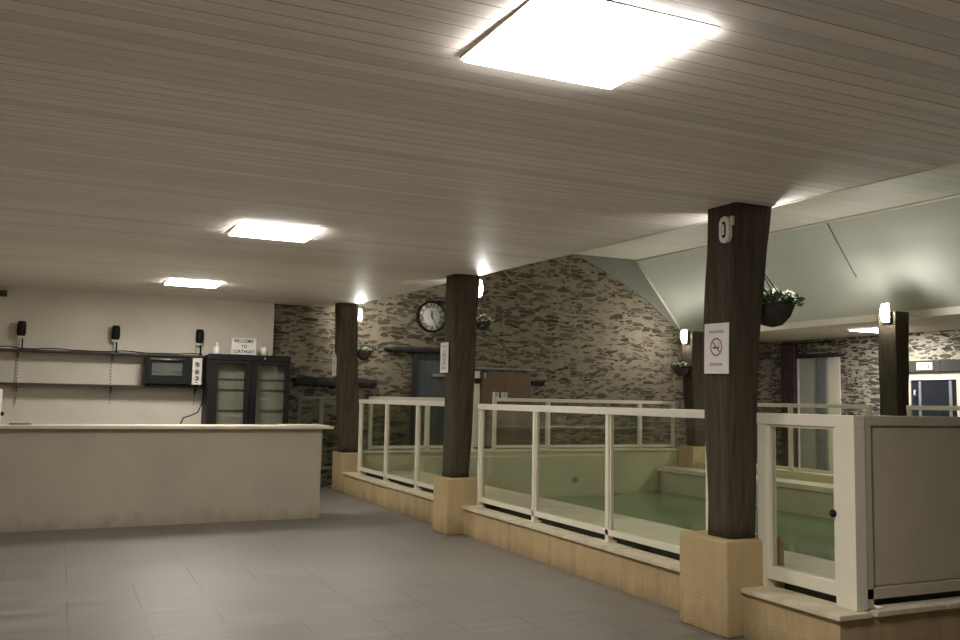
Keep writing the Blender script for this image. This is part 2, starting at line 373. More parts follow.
# pool surround: low wall, coping slabs, deck, basin, water
w = MB(); w.box(4.16, 4.32, 5.23, 9.39, 0, .286); w.box(4.16, 4.32, 9.82, 14.13, 0, .286); w.box(4.10, 4.32, 4.25, 4.73, 0, .286); w.box(4.10, 10.9, 3.93, 4.035, 0, .286); w.box(4.10, 4.32, 4.035, 4.25, 0, .286)
pw = structure(w.build('wall_pool', 'ochre'))
cp = MB(); y = 3.90
rr = random.Random(3)
while y < 14.1:
    d = .46 + rr.random() * .12
    if any(a < y + d and b > y for a, b in ((4.73, 5.23), (9.39, 9.82), (14.13, 14.68))):
        nxt = [b for a, b in ((4.73, 5.23), (9.39, 9.82), (14.13, 14.68)) if a < y + d and b > y][0]; lo = [a for a, b in ((4.73, 5.23), (9.39, 9.82), (14.13, 14.68)) if b == nxt][0]
        if lo - y > .05: cp.box((4.07 if y < 5 else 4.135), 4.325, y + .003, lo - .002, .286, .318, .005)
        y = nxt; continue
    j = rr.uniform(-.012, .006); x0 = (4.07 if y < 5 else 4.135) + j
    cp.box(x0, 4.325, y + .003, min(y + d, 15.15) - .003, .286, .318 + rr.uniform(-.003, .003), .005); y += d
x = 4.365
while x < 10.8:
    d = .5 + rr.random() * .1; cp.box(x, x + d - .005, 3.90 + rr.uniform(-.01, .005), 4.035, .286, .318, .005); x += d
cp.build('coping', 'coping', pw)
g = MB(); g.box(4.325, 4.62, 4.30, 14.3, .02, .08); g.box(4.325, 10.5, 4.04, 4.30, .02, .08); g.box(4.595, 4.618, 4.30, 14.3, .08, .312); g.box(4.6, 10.5, 4.275, 4.298, .08, .312); structure(g.build('trim_12', 'channel'))  # near-black channel and liner, added to keep the gap under the rails dark
dk = MB(); dk.box(4.62, 5.47, 4.30, 14.3, .1, .314); dk.box(5.47, 10.5, 4.30, 5.0, .1, .314); structure(dk.build('floor.001', 'deck'))
dk = MB(); dk.box(10.38, 11.0, 4.3, 14.4, .22, .302, .01); structure(dk.build('floor.002', 'deck'))
w = MB(); w.box(10.95, 11.35, 4.0, 14.5, -.1, .42); structure(w.build('wall_pool.001', 'pool'))
w = MB(); w.box(4.5, 11.3, 14.38, 14.9, -.8, .60); structure(w.build('wall_pool.002', 'pool'))
w = MB(); w.box(4.5, 11.3, 14.34, 14.75, .60, .64, .01); structure(w.build('trim_6', 'deck'))
# basin inner faces
w = MB(); w.box(10.45, 10.9, 4.4, 14.38, -.9, .22)
structure(w.build('wall_pool.003', 'pool'))
# rounded corner bench of the basin with its inlet
pts = [(5.47, 14.38)] + [(5.47, 14.0)]
for k in range(9):
    a = -PI / 2 + k * PI / 16; pts.append((8.95 + .35 * math.cos(a), 14.35 + .35 * math.sin(a)))
pts += [(9.30, 14.38)]
w = MB(); w.prism([(x, y, -.9) for x, y in pts], (0, 0, 1.44)); structure(w.build('wall_pool.004', 'pool'))
t = MB(); t.lathe((8.35, 14.01, .13), [(.05, 0), (.06, .02), (.035, .025), (.03, .01)], 16, 'y'); tag(t.build('pool_inlet', 'ochre'), 'round inlet fitting in pale wall at far end of pool', 'pool inlet')
w = MB(); w.prism([(5.47, 5.0, -.45), (10.445, 5.0, -.45), (10.445, 14.37, -.45), (9.31, 14.37, -.45), (9.31, 13.99, -.45), (5.47, 13.99, -.45)], (0, 0, .29))
o = w.build('water', 'water'); o['kind'] = 'stuff'; o['label'] = 'still green water filling the indoor pool'; o['category'] = 'water'

# ------------------------------------------------------------------ timber posts on plaster blocks
def post(name, label, base, bot, top, zb, zt_, seed, w0, w1, y0=None):
    r = random.Random(seed)
    root = thing(name, label, 'post', (bot[0], bot[1], base[4]), 'dark timber posts around the pool')
    b = MB(); b.box(base[0], base[1], base[2], base[3], base[4], zb, .018)
    b.build('base_block', 'ochre_block', root)
    rings = []; n = 20; steps = 22
    ph = [r.uniform(0, 6.28) for _ in range(8)]
    for i in range(steps + 1):
        k = i / steps; z = zb - .01 + (zt_ - zb + .01) * k
        cx = bot[0] + (top[0] - bot[0]) * k + .012 * math.sin(3.1 * k * 2 + ph[0]); cy = bot[1] + (top[1] - bot[1]) * k + .012 * math.sin(2.7 * k * 2 + ph[1])
        wx = (w0[0] + (w1[0] - w0[0]) * k) / 2; wy = (w0[1] + (w1[1] - w0[1]) * k) / 2
        ring = []
        for j in range(n):
            a = 2 * PI * (j + .5) / n; ca, sa = math.cos(a), math.sin(a); e = .2
            f = 1 + .022 * math.sin(3 * a + ph[2] + 4 * k) + .016 * math.sin(7 * a + ph[3]) + .014 * math.sin(9 * k * 2 + ph[4] + 2 * a) + r.uniform(-.006, .006)
            ring.append((cx + wx * f * math.copysign(abs(ca) ** e, ca), cy + wy * f * math.copysign(abs(sa) ** e, sa), z))
        rings.append(ring)
    s = MB(); s.rings(rings, True, True); s.build('shaft', 'timber', root)
    return root
post('timber_post', 'nearest dark timber post with white oval plate and a large no smoking sign',
     (3.96, 4.45, 4.73, 5.23, 0), (4.15, 4.935), (4.165, 4.845), .615, zc(4.9), 1, (.212, .24), (.32, .315))
post('timber_post', 'dark timber post just right of the wall clock, narrow paper sign on it',
     (3.96, 4.42, 9.39, 9.82, 0), (4.19, 9.70), (4.195, 9.62), .615, zc(9.65), 2, (.25, .25), (.31, .32))
post('timber_post', 'dark timber post beside the right end of the bar counter',
     (4.12, 4.48, 14.13, 14.68, 0), (4.31, 14.42), (4.17, 14.32), .615, zc(14.4), 3, (.33, .24), (.33, .26))
post('timber_post', 'far pool post just left of the nearest post, lit lamp on its left edge',
     (10.85, 11.4, 13.9, 14.36, .302), (11.14, 14.16), (11.10, 14.24), .70, 2.9, 4, (.28, .30), (.30, .34))
post('timber_post', 'far pool post between the sliding door and the white framed door on right',
     (10.9, 11.35, 9.25, 9.75, .302), (11.13, 9.56), (11.13, 9.56), .70, 2.9, 5, (.27, .30), (.29, .34))

# ------------------------------------------------------------------ glass railings
def railing(label, axis, fix, marks, zb, z1, z0=None, w=.05, th=.055, end_rail=(0, 0), group='white framed glass railings around the pool', mat='white', rail_h=.062):
    """axis 1: runs along Y at X = fix; axis 0: runs along X at Y = fix. marks: post centres"""
    a0, a1 = min(marks), max(marks)
    def bx(mb, p0, p1, h0, h1, t0=None, bev=.004):
        t = (th if t0 is None else t0) / 2
        if axis == 1: return mb.box(fix - t, fix + t, p0, p1, h0, h1, bev)
        return mb.box(p0, p1, fix - t, fix + t, h0, h1, bev)
    loc = (fix, (a0 + a1) / 2, zb) if axis == 1 else ((a0 + a1) / 2, fix, zb)
    root = thing('glass_railing', label, 'railing', loc, group)
    zbr = z0 if z0 is not None else zb + .065
    bx(MB(), a0 - w / 2 - end_rail[0], a1 + w / 2 + end_rail[1], z1 - rail_h, z1, th + .02).build('top_rail', mat, root)
    bx(MB(), a0 + w / 2, a1 - w / 2, zbr, zbr + .05).build('bottom_rail', mat, root)
    ms = sorted(marks)
    for p in ms:
        m = MB(); bx(m, p - w / 2, p + w / 2, zb + .008, z1 - rail_h); bx(m, p - w / 2 - .02, p + w / 2 + .02, zb, zb + .012, th + .05)
        m.build('upright', mat, root)
    for p, q in zip(ms[:-1], ms[1:]):
        g = MB(); bx(g, p + w / 2, q - w / 2, zbr + .05, z1 - rail_h, .012, 0); g.build('glass_pane', 'glass', root)
        for e in (p + w / 2, q - w / 2 - .02): bx(MB(), e, e + .02, zbr + .05, z1 - rail_h, .03, 0).build('glazing_bead', mat, root)
    return root
railing('long glass railing between the nearest post and the post by the clock', 1, 4.30, (5.30, 6.64, 7.97, 9.26), .318, 1.458, .377)
railing('glass railing between the post by the clock and the post by the bar', 1, 4.30, (10.0, 11.24, 12.49, 13.75), .318, 1.478, .377)
railing('glass railing across the far end of the pool before the brown door', 0, 14.55, (7.0, 8.09, 10.10, 10.88), .64, 1.545, .66)
railing('glass railing across the far pool end before the blue grey door', 0, 14.55, (4.7, 5.73, 6.57), .64, 1.53, .66)
railing('glass railing across the pool between the two far posts', 1, 11.02, (9.92, 11.55, 13.65), .42, 1.535, .44)
railing('glass railing across the pool right of the far right post', 1, 11.02, (5.6, 7.4, 9.22), .42, 1.535, .44)
railing('dim glass railing behind the right end of the bar', 0, 14.95, (3.60, 3.98, 4.5), 0, 1.515, .30, w=.03, th=.03, mat='shaded_metal', rail_h=.04)

# framed corner pane and the solid white panel next to it
root = thing('glass_railing', 'tall framed glass pane beside the nearest post, joined to white solid panel', 'railing', (4.3, 4.4, .318), 'white framed glass railings around the pool')
MB().box(4.26, 4.34, 4.695, 4.775, .318, 1.375, .004).build('upright', 'white', root)
m = MB(); m.box(4.255, 4.345, 3.95, 4.105, .318, 1.375, .004); m.build('corner_post', 'white', root)
MB().box(4.255, 4.345, 3.95, 4.775, 1.375, 1.449, .004).build('top_rail', 'white', root)
MB().box(4.265, 4.335, 4.105, 4.695, .372, .455, .004).build('bottom_rail', 'white', root)
for a, b in ((4.105, 4.13), (4.67, 4.695)): MB().box(4.275, 4.325, a, b, .455, 1.375).build('glazing_bead', 'white', root)
MB().box(4.275, 4.325, 4.13, 4.67, 1.36, 1.375).build('glazing_bead', 'white', root)
MB().box(4.294, 4.306, 4.13, 4.67, .455, 1.36).build('glass_pane', 'glass', root)
m = MB(); m.lathe((4.262, 4.113, .86), [(.0, 0), (.022, 0), (.022, -.02), (.0, -.022)], 14, 'x'); m.build('lock', 'black', root)['label'] = 'small round black lock on frame'
root = thing('white_panel', 'solid white panel screen turning the corner at right edge of view', 'panel', (5.3, 3.99, .318))
MB().box(4.346, 6.6, 3.955, 4.02, 1.39, 1.449, .004).build('top_rail', 'panel', root)
MB().box(4.346, 6.6, 3.955, 4.02, .375, .44, .004).build('bottom_rail', 'panel', root)
MB().box(4.346, 4.40, 3.955, 4.02, .322, 1.39, .004).build('upright', 'panel', root)
MB().box(6.55, 6.6, 3.955, 4.02, .318, 1.39, .004).build('upright', 'panel', root)
m = MB(); m.box(4.40, 6.55, 3.975, 4.0, .44, 1.39); m.box(4.412, 6.538, 3.968, 3.976, .452, 1.378); m.build('infill_sheet', 'panel', root)
m = MB(); m.box(4.42, 4.46, 3.94, 4.01, .318, .33, .004); m.build('foot', 'white', root)

# ------------------------------------------------------------------ lamps
def ceiling_light(x, y, z, label, s=.66, k=0):
    t = thing('ceiling_light', label, 'ceiling light', (x, y, z), 'square ceiling light panels')
    h = s / 2; f = MB()
    for a in ((x - h - .012, x - h, y - h - .012, y + h + .012), (x + h, x + h + .012, y - h - .012, y + h + .012), (x - h, x + h, y - h - .012, y - h), (x - h, x + h, y + h, y + h + .012)):
        f.box(*a, z - .003, z + .012)
    f.build('frame', 'white', t)
    MB().box(x - h, x + h, y - h, y + h, z - .014, z - .002).build('diffuser', 'panel_light', t)
ceiling_light(1.66, 2.75, zc(2.75) - .008, 'nearest and largest bright square light panel on the board ceiling')
ceiling_light(1.58, 7.62, zc(7.62) - .008, 'middle bright light panel of the row on the board ceiling')
ceiling_light(1.53, 12.5, zc(12.5) - .008, 'farthest small light panel near the white wall above the shelves')
ceiling_light(12.95, 11.42, 2.85, 'thin distant light panel on the ceiling across the pool', .66)

def wall_lamp(x, y, z, sgn, label, h=.2, w=.085):
    t = thing('wall_lamp', label, 'wall lamp', (x, y, z), 'bulkhead lamps on the posts')
    m = MB(); m.box(min(x, x + sgn * .025), max(x, x + sgn * .025), y - w * .6, y + w * .6, z - h * .55, z + h * .55, .008); m.build('back_plate', 'ivory', t)
    rings = []
    for i in range(9):
        a = -PI / 2 + PI * i / 8; rr_ = max(.05, math.cos(a)); zz = z + h / 2 * math.sin(a)
        rings.append([(x + sgn * .062 + .036 * rr_ ** .6 * math.cos(q), y + w / 2 * rr_ ** .6 * math.sin(q), zz) for q in (2 * PI * k / 14 for k in range(14))])
    m = MB(); m.rings(rings); m.build('diffuser', 'lamp_light', t)
    m = MB(); m.box(min(x + sgn * .02, x + sgn * .045), max(x + sgn * .02, x + sgn * .045), y - .02, y + .02, z - h * .3, z + h * .3); m.build('holder', 'ivory', t)
wall_lamp(4.35, 9.62, 2.81, 1, 'lit lamp at top of the post by the clock')
wall_lamp(4.35, 14.33, 2.86, 1, 'lit lamp at top of the post by the bar')
wall_lamp(10.925, 14.2, 2.80, -1, 'lit lamp on the far post left of nearest post', .24, .1)
wall_lamp(10.96, 9.52, 2.88, -1, 'lit lamp on the far right post by the white framed door', .26, .11)
wall_lamp(4.345, 4.90, 2.70, 1, 'lamp on the hidden pool side of the nearest post')

# ------------------------------------------------------------------ hanging flower baskets
def basket(x, y, z, r, label, seed, droop=0, flower='petal', side=1, nf=46):
    rg = random.Random(seed)
    t = thing('hanging_basket', label, 'hanging basket', (x, y, z), 'flower baskets hanging on the posts')
    m = MB(); m.lathe((x, y, z), [(.01, -r * 1.0), (r * .45, -r * .9), (r * .8, -r * .5), (r, 0), (r * .92, 0), (r * .7, -r * .3), (.02, -r * .35)], 18); m.build('bowl', 'basket', t)
    hx = x - side * r * .95
    for k in range(3):
        a = 2 * PI * k / 3 + .4; MB().tube([(x + r * math.cos(a), y + r * math.sin(a), z), (hx, y, z + r * 1.9)], .004, 5).build('hanging_wire', 'black', t)
    m = MB(); f = MB()
    def leaf(mb, p, s, wide=.5):
        d = Vector((rg.uniform(-1, 1), rg.uniform(-1, 1), rg.uniform(-.3, 1))).normalized(); e = d.cross(Vector((rg.uniform(-1, 1), rg.uniform(-1, 1), rg.uniform(-1, 1)))).normalized()
        n = d.cross(e) * s * .15; p = Vector(p)
        mb.add([p[:], (p + d * s * .5 + e * s * wide * .5 + n)[:], (p + d * s)[:], (p + d * s * .5 - e * s * wide * .5 + n)[:]], [(0, 1, 2, 3)])
    for k in range(260):
        a = rg.uniform(0, 2 * PI); q = r * math.sqrt(rg.random()) * 1.12; hh = rg.uniform(-.05, .5) * r * (1.2 - q / r * .6)
        if droop and rg.random() < .4: hh = -rg.random() * droop; q = r * rg.uniform(.9, 1.25)
        leaf(m, (x + q * math.cos(a), y + q * math.sin(a), z + hh), r * .42)
    m.build('foliage', 'leaf', t)['kind'] = 'stuff'
    for k in range(nf):
        a = rg.uniform(0, 2 * PI); q = r * math.sqrt(rg.random()) * 1.1; hh = rg.uniform(.25, .7) * r * (1.2 - q / r * .5); p = Vector((x + q * math.cos(a), y + q * math.sin(a), z + hh))
        for _ in range(4): leaf(f, p, r * .22, .9)
    f.build('flowers', flower, t)['kind'] = 'stuff'
basket(4.50, 4.88, 2.20, .155, 'basket of white flowers hanging from the nearest post', 1)
basket(4.50, 14.33, 2.24, .13, 'flower basket hanging from the post by the bar', 2)
basket(4.46, 9.62, 2.42, .105, 'drooping leafy basket hanging from the post by the clock', 3, .42, nf=8)
basket(10.80, 14.2, 2.18, .16, 'flower basket under the lamp on far post left of nearest post', 4)

# ------------------------------------------------------------------ signs on the posts
U, V = Vector((0, -1, 0)), Vector((0, 0, 1))
def paper_sign(label, x, yc, zc_, w, h, tilt, lines, sym):
    t = thing('paper_sign', label, 'sign', (x, yc, zc_ - h / 2), 'paper signs on the posts')
    ct, st = math.cos(tilt), math.sin(tilt); u = U * ct + V * st; v = V * ct - U * st; o = Vector((x, yc, zc_))
    def P(a, b, d=0): return (o + u * a + v * b + Vector((-d, 0, 0)))
    m = MB(); m.prism([P(-w / 2, -h / 2)[:], P(w / 2, -h / 2)[:], P(w / 2, h / 2)[:], P(-w / 2, h / 2)[:]], (-.003, 0, 0)); m.build('sheet', 'paper', t)
    for txt, b, sz in lines:
        text_mb(txt, sz, P(0, b, .0045), u, v).build('lettering', 'grey_ink', t)
    for (cx, cz, rr_) in sym:
        s = MB(); ring_mb(s, P(cx, cz, .0045), u, v, rr_ * .82, rr_)
        bar_mb(s, P(cx - rr_ * .62, cz + rr_ * .62, .0052), P(cx + rr_ * .62, cz - rr_ * .62, .0052), rr_ * .17, (1, 0, 0)); s.build('prohibition_ring', 'red_ink', t)
        s = MB(); bar_mb(s, P(cx - rr_ * .55, cz - rr_ * .08, .0048), P(cx + rr_ * .5, cz - rr_ * .08, .0048), rr_ * .2, (1, 0, 0))
        bar_mb(s, P(cx + rr_ * .42, cz + .1 * rr_, .0048), P(cx + rr_ * .3, cz + .5 * rr_, .0048), rr_ * .1, (1, 0, 0)); s.build('cigarette_symbol', 'ink', t)
paper_sign('large white no smoking sign taped to the nearest post', 3.998, 4.865, 1.875, .25, .34, -.02,
           (('Interdiction', .115, .032), ('de fumer', -.105, .036)), ((0, .01, .062),))
paper_sign('narrow paper sign on the post by the clock', 4.03, 9.73, 1.985, .24, .35, 0,
           (('Interdiction', .13, .032), ('de fumer', -.12, .036)), ((0, .03, .055), (0, -.06, .035)))
paper_sign('paper sign seen almost edge-on on the post by the bar', 4.045, 14.46, 2.05, .24, .40, 0,
           (('Interdiction', .13, .03), ('de fumer', -.12, .034)), ((0, .02, .055),))
# oval plate near the top of the nearest post
t = thing('oval_plate', 'white oval plate with dark slot near top of the nearest post', 'wall plate', (3.98, 4.75, 2.60))
pts = []
for k in range(28):
    a = 2 * PI * k / 28; pts.append((.05 * math.cos(a), .055 * math.sin(a) + (.035 if math.sin(a) > 0 else -.035)))
o0 = Vector((4.002, 4.755, 2.665))
m = MB(); m.prism([(o0 + U * a + V * b)[:] for a, b in pts], (-.03, 0, 0)); m.build('plate', 'ivory', t)
m = MB(); m.prism([(o0 + Vector((-.03, 0, 0)) + U * a * .38 + V * b * .62)[:] for a, b in pts], (-.004, 0, 0)); m.build('slot', 'black', t)
m = MB(); m.box(3.962, 3.972, 4.745, 4.765, 2.63, 2.70); m.build('pin', 'ivory', t)
m = MB(); m.box(3.985, 4.002, 4.685, 4.71, 2.69, 2.75); m.build('tab', 'ivory', t)

# ------------------------------------------------------------------ bar
ang = math.radians(3.4); ca, sa = math.cos(ang), math.sin(ang)
def bar_pt(u_, v_, z): return (3.01 + u_ * ca - v_ * sa, 11.24 + u_ * sa + v_ * ca, z)   # u along the front (to the right), v away from camera
def bar_box(mb, u0, u1, v0, v1, z0, z1):
    return mb.prism([bar_pt(u0, v0, z0), bar_pt(u1, v0, z0), bar_pt(u1, v1, z0), bar_pt(u0, v1, z0)], (0, 0, z1 - z0))
m = MB(); bar_box(m, -5.15, 0, 0, .5, 0, 1.104); tag(m.build('bar_counter', 'counter'), 'long plastered bar counter with dirty lower edge', 'bar counter')
m = MB(); bar_box(m, -5.15, .12, -.10, .62, 1.105, 1.136); tag(m.build('countertop', 'deck'), 'pale cream worktop lying along the bar counter', 'countertop')
m = MB(); bar_box(m, -.42, .11, .02, .55, 1.137, 1.146); tag(m.build('counter_flap', 'deck'), 'thin pale board lying on the right end of the bar worktop', 'board')

# shelves on the white wall
def zsh(x): return 0
for nm, lab, z, x1 in (('wall_shelf', 'upper dark shelf on the white wall, spotlights above it', 2.11, 2.14), ('wall_shelf', 'lower dark shelf on the white wall, oven on its right end', 1.62, 2.10)):
    m = MB(); m.box(XL + .02, x1, 14.74, 15.075, z - .02, z + .012, .003); tag(m.build(nm, 'shelf'), lab, 'shelf', 'dark shelves behind the bar')
for x, lab in ((-.60, 'white slotted shelf upright farthest left on the bar wall'), (.69, 'white slotted shelf upright in middle of the bar wall'), (1.93, 'white slotted shelf upright partly hidden by the oven')):
    t = thing('shelf_upright', lab, 'shelf upright', (x, 15.07, 1.3), 'slotted shelf uprights on the bar wall')
    m = MB(); m.box(x - .018, x + .018, 15.058, 15.079, 1.30, 2.46); m.build('channel', 'ivory', t)
    s = MB()
    for k in range(22): s.box(x - .006, x + .006, 15.055, 15.06, 1.34 + k * .05, 1.365 + k * .05)
    s.build('slots', 'ink', t)
    for z in (2.088, 1.598): MB().prism([(x - .008, 15.06, z - .10), (x - .008, 15.06, z), (x - .008, 14.80, z), (x - .008, 14.80, z - .02)], (.016, 0, 0)).build('bracket', 'shelf', t)
for x, lab in ((-.575, 'small black spotlight at left end of the upper shelf'), (.72, 'small black spotlight in middle above the upper shelf'), (1.965, 'small black spotlight above the oven')):
    t = thing('spotlight', lab, 'spotlight', (x, 14.95, 2.122), 'black spotlights above the upper shelf')
    m = MB(); m.lathe((x + .02, 14.95, 2.122), [(.0, 0), (.035, 0), (.035, .012), (.011, .018), (.011, .20), (.0, .2)], 14); m.build('stem', 'black', t)
    m = MB(); m.lathe((x, 14.95, 2.36), [(.0, -.035), (.05, -.035), (.062, 0), (.062, .13), (.05, .18), (.0, .185)], 18); m.build('head', 'black', t)
    m = MB(); m.box(x - .05, x + .03, 14.935, 14.965, 2.29, 2.33, .004); m.build('joint', 'ivory', t)
# cable lying on the upper shelf
m = MB(); r_ = random.Random(4); pts = []
for k in range(60):
    x = -2.2 + k * .071; pts.append((x, 14.80 + .03 * math.sin(k * .7), 2.130 + max(0, .018 * math.sin(k * .45 + 1) + (.045 * math.exp(-((x + .72) / .14) ** 2)))))
m.tube(pts, .009, 6); tag(m.build('cable', 'black'), 'black cable trailing along the upper shelf', 'cable')

# mini oven
t = thing('mini_oven', 'black mini oven with steel control strip on the lower shelf', 'oven', (1.58, 14.82, 1.632))
x0, x1, yf = 1.15, 1.985, 14.62
m = MB(); m.box(x0, x1, yf + .03, 14.93, 1.652, 2.062, .006); m.build('body', 'black', t)
for a in (x0 + .06, x1 - .06):
    for b in (yf + .16, 14.89): MB().box(a - .02, a + .02, b - .02, b + .02, 1.633, 1.653).build('foot', 'black', t)
d = MB()
for a in ((x0 + .02, x0 + .09, 1.665, 2.07), (x1 - .30, x1 - .19, 1.665, 2.07), (x0 + .09, x1 - .30, 1.665, 1.79), (x0 + .09, x1 - .30, 1.99, 2.07)): d.box(a[0], a[1], yf, yf + .028, a[2], a[3])
dr = d.build('door', 'black', t)
g = MB(); g.box(x0 + .09, x1 - .30, yf + .008, yf + .016, 1.79, 1.99); g.build('window', 'cooler_glass', dr)
g = MB(); g.box(x0 + .085, x1 - .295, yf + .022, yf + .03, 1.79, 1.99); g.build('oven_cavity', 'grey_door', dr)
g = MB(); g.tube([(x0 + .10, yf + .018, 1.85), (x1 - .31, yf + .018, 1.85)], .005, 6); g.build('rack', 'chrome', dr)
g = MB(); g.tube([(x0 + .06, yf - .03, 2.035), (x1 - .27, yf - .03, 2.035)], .016, 8)
for a in (x0 + .09, x1 - .30): g.box(a - .01, a + .01, yf - .03, yf + .002, 2.027, 2.043)
g.build('handle', 'chrome', dr)
p = MB(); p.box(x1 - .15, x1 - .012, yf + .002, yf + .03, 1.66, 2.072); pn = p.build('control_panel', 'ivory', t)
for z in (1.76, 1.86, 1.975):
    k = MB(); k.lathe((x1 - .082, yf + .002, z), [(.0, .03), (.03, .028), (.035, 0), (.0, 0)], 16, 'y'); k.build('knob', 'chrome', pn)
k = MB(); k.box(x1 - .10, x1 - .06, yf - .001, yf + .003, 1.685, 1.70); k.build('badge', 'ink', pn)
# oven flex
m = MB(); m.tube([(1.98, 14.70, 1.665), (2.008, 14.68, 1.655), (2.012, 14.60, 1.60), (2.005, 14.50, 1.51), (1.97, 14.40, 1.38), (1.90, 14.3, 1.24), (1.78, 14.2, 1.19), (1.68, 14.15, 1.16), (1.63, 14.12, 1.06), (1.60, 14.1, .95)], .010, 6)
tag(m.build('power_cord', 'black'), 'black power cord looping down from the mini oven', 'cord')
m = MB(); m.lathe((2.058, 14.95, 1.634), [(.0, 0), (.06, 0), (.075, .1), (.075, .28), (.04, .34), (.04, .38), (.0, .38)], 16); tag(m.build('green_jar', 'green_jar'), 'greenish jar between the oven and the display fridge', 'jar')

# two-door display fridge
t = thing('display_fridge', 'dark upright display fridge with two glass doors behind bar', 'fridge', (2.66, 14.65, 0))
fx0, fx1, fy, fz = 2.03, 3.285, 14.30, 2.125
m = MB()
m.box(fx0, fx0 + .04, fy + .05, 14.86, .06, fz); m.box(fx1 - .04, fx1, fy + .05, 14.86, .06, fz); m.box(fx0 + .04, fx1 - .04, fy + .05, 14.86, fz - .05, fz); m.box(fx0 + .04, fx1 - .04, fy + .05, 14.86, 0, .14)
m.box(fx0 - .005, fx1 + .005, fy + .0, fy + .1, fz - .08, fz + .012, .01)
m.build('cabinet', 'dark', t)
m = MB(); m.box(fx0 + .04, fx1 - .04, 14.50, 14.84, .14, fz - .05); m.build('liner', 'grey_in', t)
for z in (.5, .95, 1.28, 1.60, 1.76): MB().box(fx0 + .045, fx1 - .045, 14.45, 14.499, z, z + .006).build('shelf', 'grey_in', t)
for a, b in ((fx0 + .004, (fx0 + fx1) / 2 + .02), ((fx0 + fx1) / 2 + .024, fx1 - .004)):
    d = MB(); z1 = fz - .085; l = .135 if a < 2.3 else .085; r = .10 if a < 2.3 else .085
    d.box(a, a + l, fy, fy + .048, .15, z1, .006); d.box(b - r, b, fy, fy + .048, .15, z1, .006); d.box(a + l, b - r, fy, fy + .048, z1 - .05, z1, .004); d.box(a + l, b - r, fy, fy + .048, .15, .24, .004)
    dr = d.build('door', 'dark', t)
    g = MB(); g.box(a + l, b - r, fy + .02, fy + .03, .24, z1 - .05); g.build('glass_pane', 'cooler_glass', dr)
    g = MB(); g.box(a + .02 if a > 2.3 else b - .05, a + .04 if a > 2.3 else b - .03, fy - .03, fy + .002, 1.0, 1.5, .005); g.build('handle', 'dark', dr)
m = MB(); m.lathe((2.88, fy - .001, 2.085), [(.0, .012), (.016, .01), (.018, 0), (.0, 0)], 12, 'y'); m.build('badge', 'chrome', t)['label'] = 'small round steel badge'
# light box, cup and jar on the fridge
t = thing('letter_board', 'white light box sign with black letters standing on the display fridge', 'sign', (2.57, 14.47, 2.138))
m = MB(); m.box(2.375, 2.765, 14.43, 14.51, 2.138, 2.40, .006); m.build('box', 'ivory', t)
m = MB(); m.box(2.385, 2.755, 14.426, 14.431, 2.148, 2.39); pn = m.build('front_sheet', 'paper', t)
g = MB()
for z in (2.228, 2.308): g.box(2.387, 2.753, 14.4235, 14.427, z - .003, z + .003)
g.build('letter_track', 'ivory', pn)
for s, z in (('WELCOME', 2.352), ('TO', 2.268), ('LORTHUAY', 2.188)):
    g = MB(); n = len(s); stp = .043
    for i, ch in enumerate(s): merge(g, text_mb(ch, .068, (2.57 + (i - (n - 1) / 2) * stp, 14.423, z), (1, 0, 0), (0, 0, 1), sx=.85))
    g.build('lettering', 'ink', pn)
t = thing('candle_jar', 'small white jar candle standing left of the light box sign', 'candle', (2.17, 14.5, 2.138))
m = MB(); m.lathe((2.17, 14.5, 2.138), [(.0, 0), (.05, 0), (.055, .02), (.055, .10), (.04, .12), (.03, .13), (.0, .13)], 18); m.build('jar', 'ceramic', t)
m = MB(); m.lathe((2.17, 14.5, 2.268), [(.0, 0), (.032, 0), (.03, .03), (.006, .04), (.006, .055), (.0, .055)], 12); m.build('lid', 'ivory', t)
m = MB(); m.lathe((2.905, 14.5, 2.138), [(.0, 0), (.045, 0), (.052, .06), (.052, .135), (.045, .135), (.04, .02), (.0, .02)], 18); tag(m.build('cup', 'ceramic'), 'white cup standing right of the light box sign', 'cup')

# things on the counter at the left edge
p = Vector(bar_pt(-3.72, .22, 1.135))
t = thing('coffee_machine', 'white rounded appliance cut off by the left edge of view', 'appliance', p)
m = MB(); m.box(p.x - .13, p.x + .13, p.y - .16, p.y + .16, 1.138, 1.53, .03); m.build('body', 'ceramic', t)
m = MB(); m.box(p.x - .12, p.x + .12, p.y - .22, p.y - .15, 1.138, 1.17, .006); m.build('drip_tray', 'black', t)
m = MB(); m.lathe((p.x + .13, p.y + .05, 1.255), [(.0, 0), (.022, 0), (.02, .03), (.0, .032)], 14, 'x'); m.build('knob', 'black', t)
m = MB(); m.lathe((p.x - .02, p.y - .19, 1.30), [(.0, 0), (.03, 0), (.03, .05), (.0, .05)], 14); m.build('spout', 'black', t)
q = Vector(bar_pt(-3.38, .3, 1.144)); m = MB(); m.tube([q + Vector((-.12, 0, 0)), q + Vector((.10, .02, 0))], .008, 6); tag(m.build('pen', 'black'), 'dark thin stick lying on worktop beside the white appliance', 'pen')
m = MB(); m.box(-.98, -.80, 14.98, 15.078, 2.90, 2.99, .006); tag(m.build('junction_box', 'shelf'), 'small dark box under the ceiling at left edge of view', 'box')

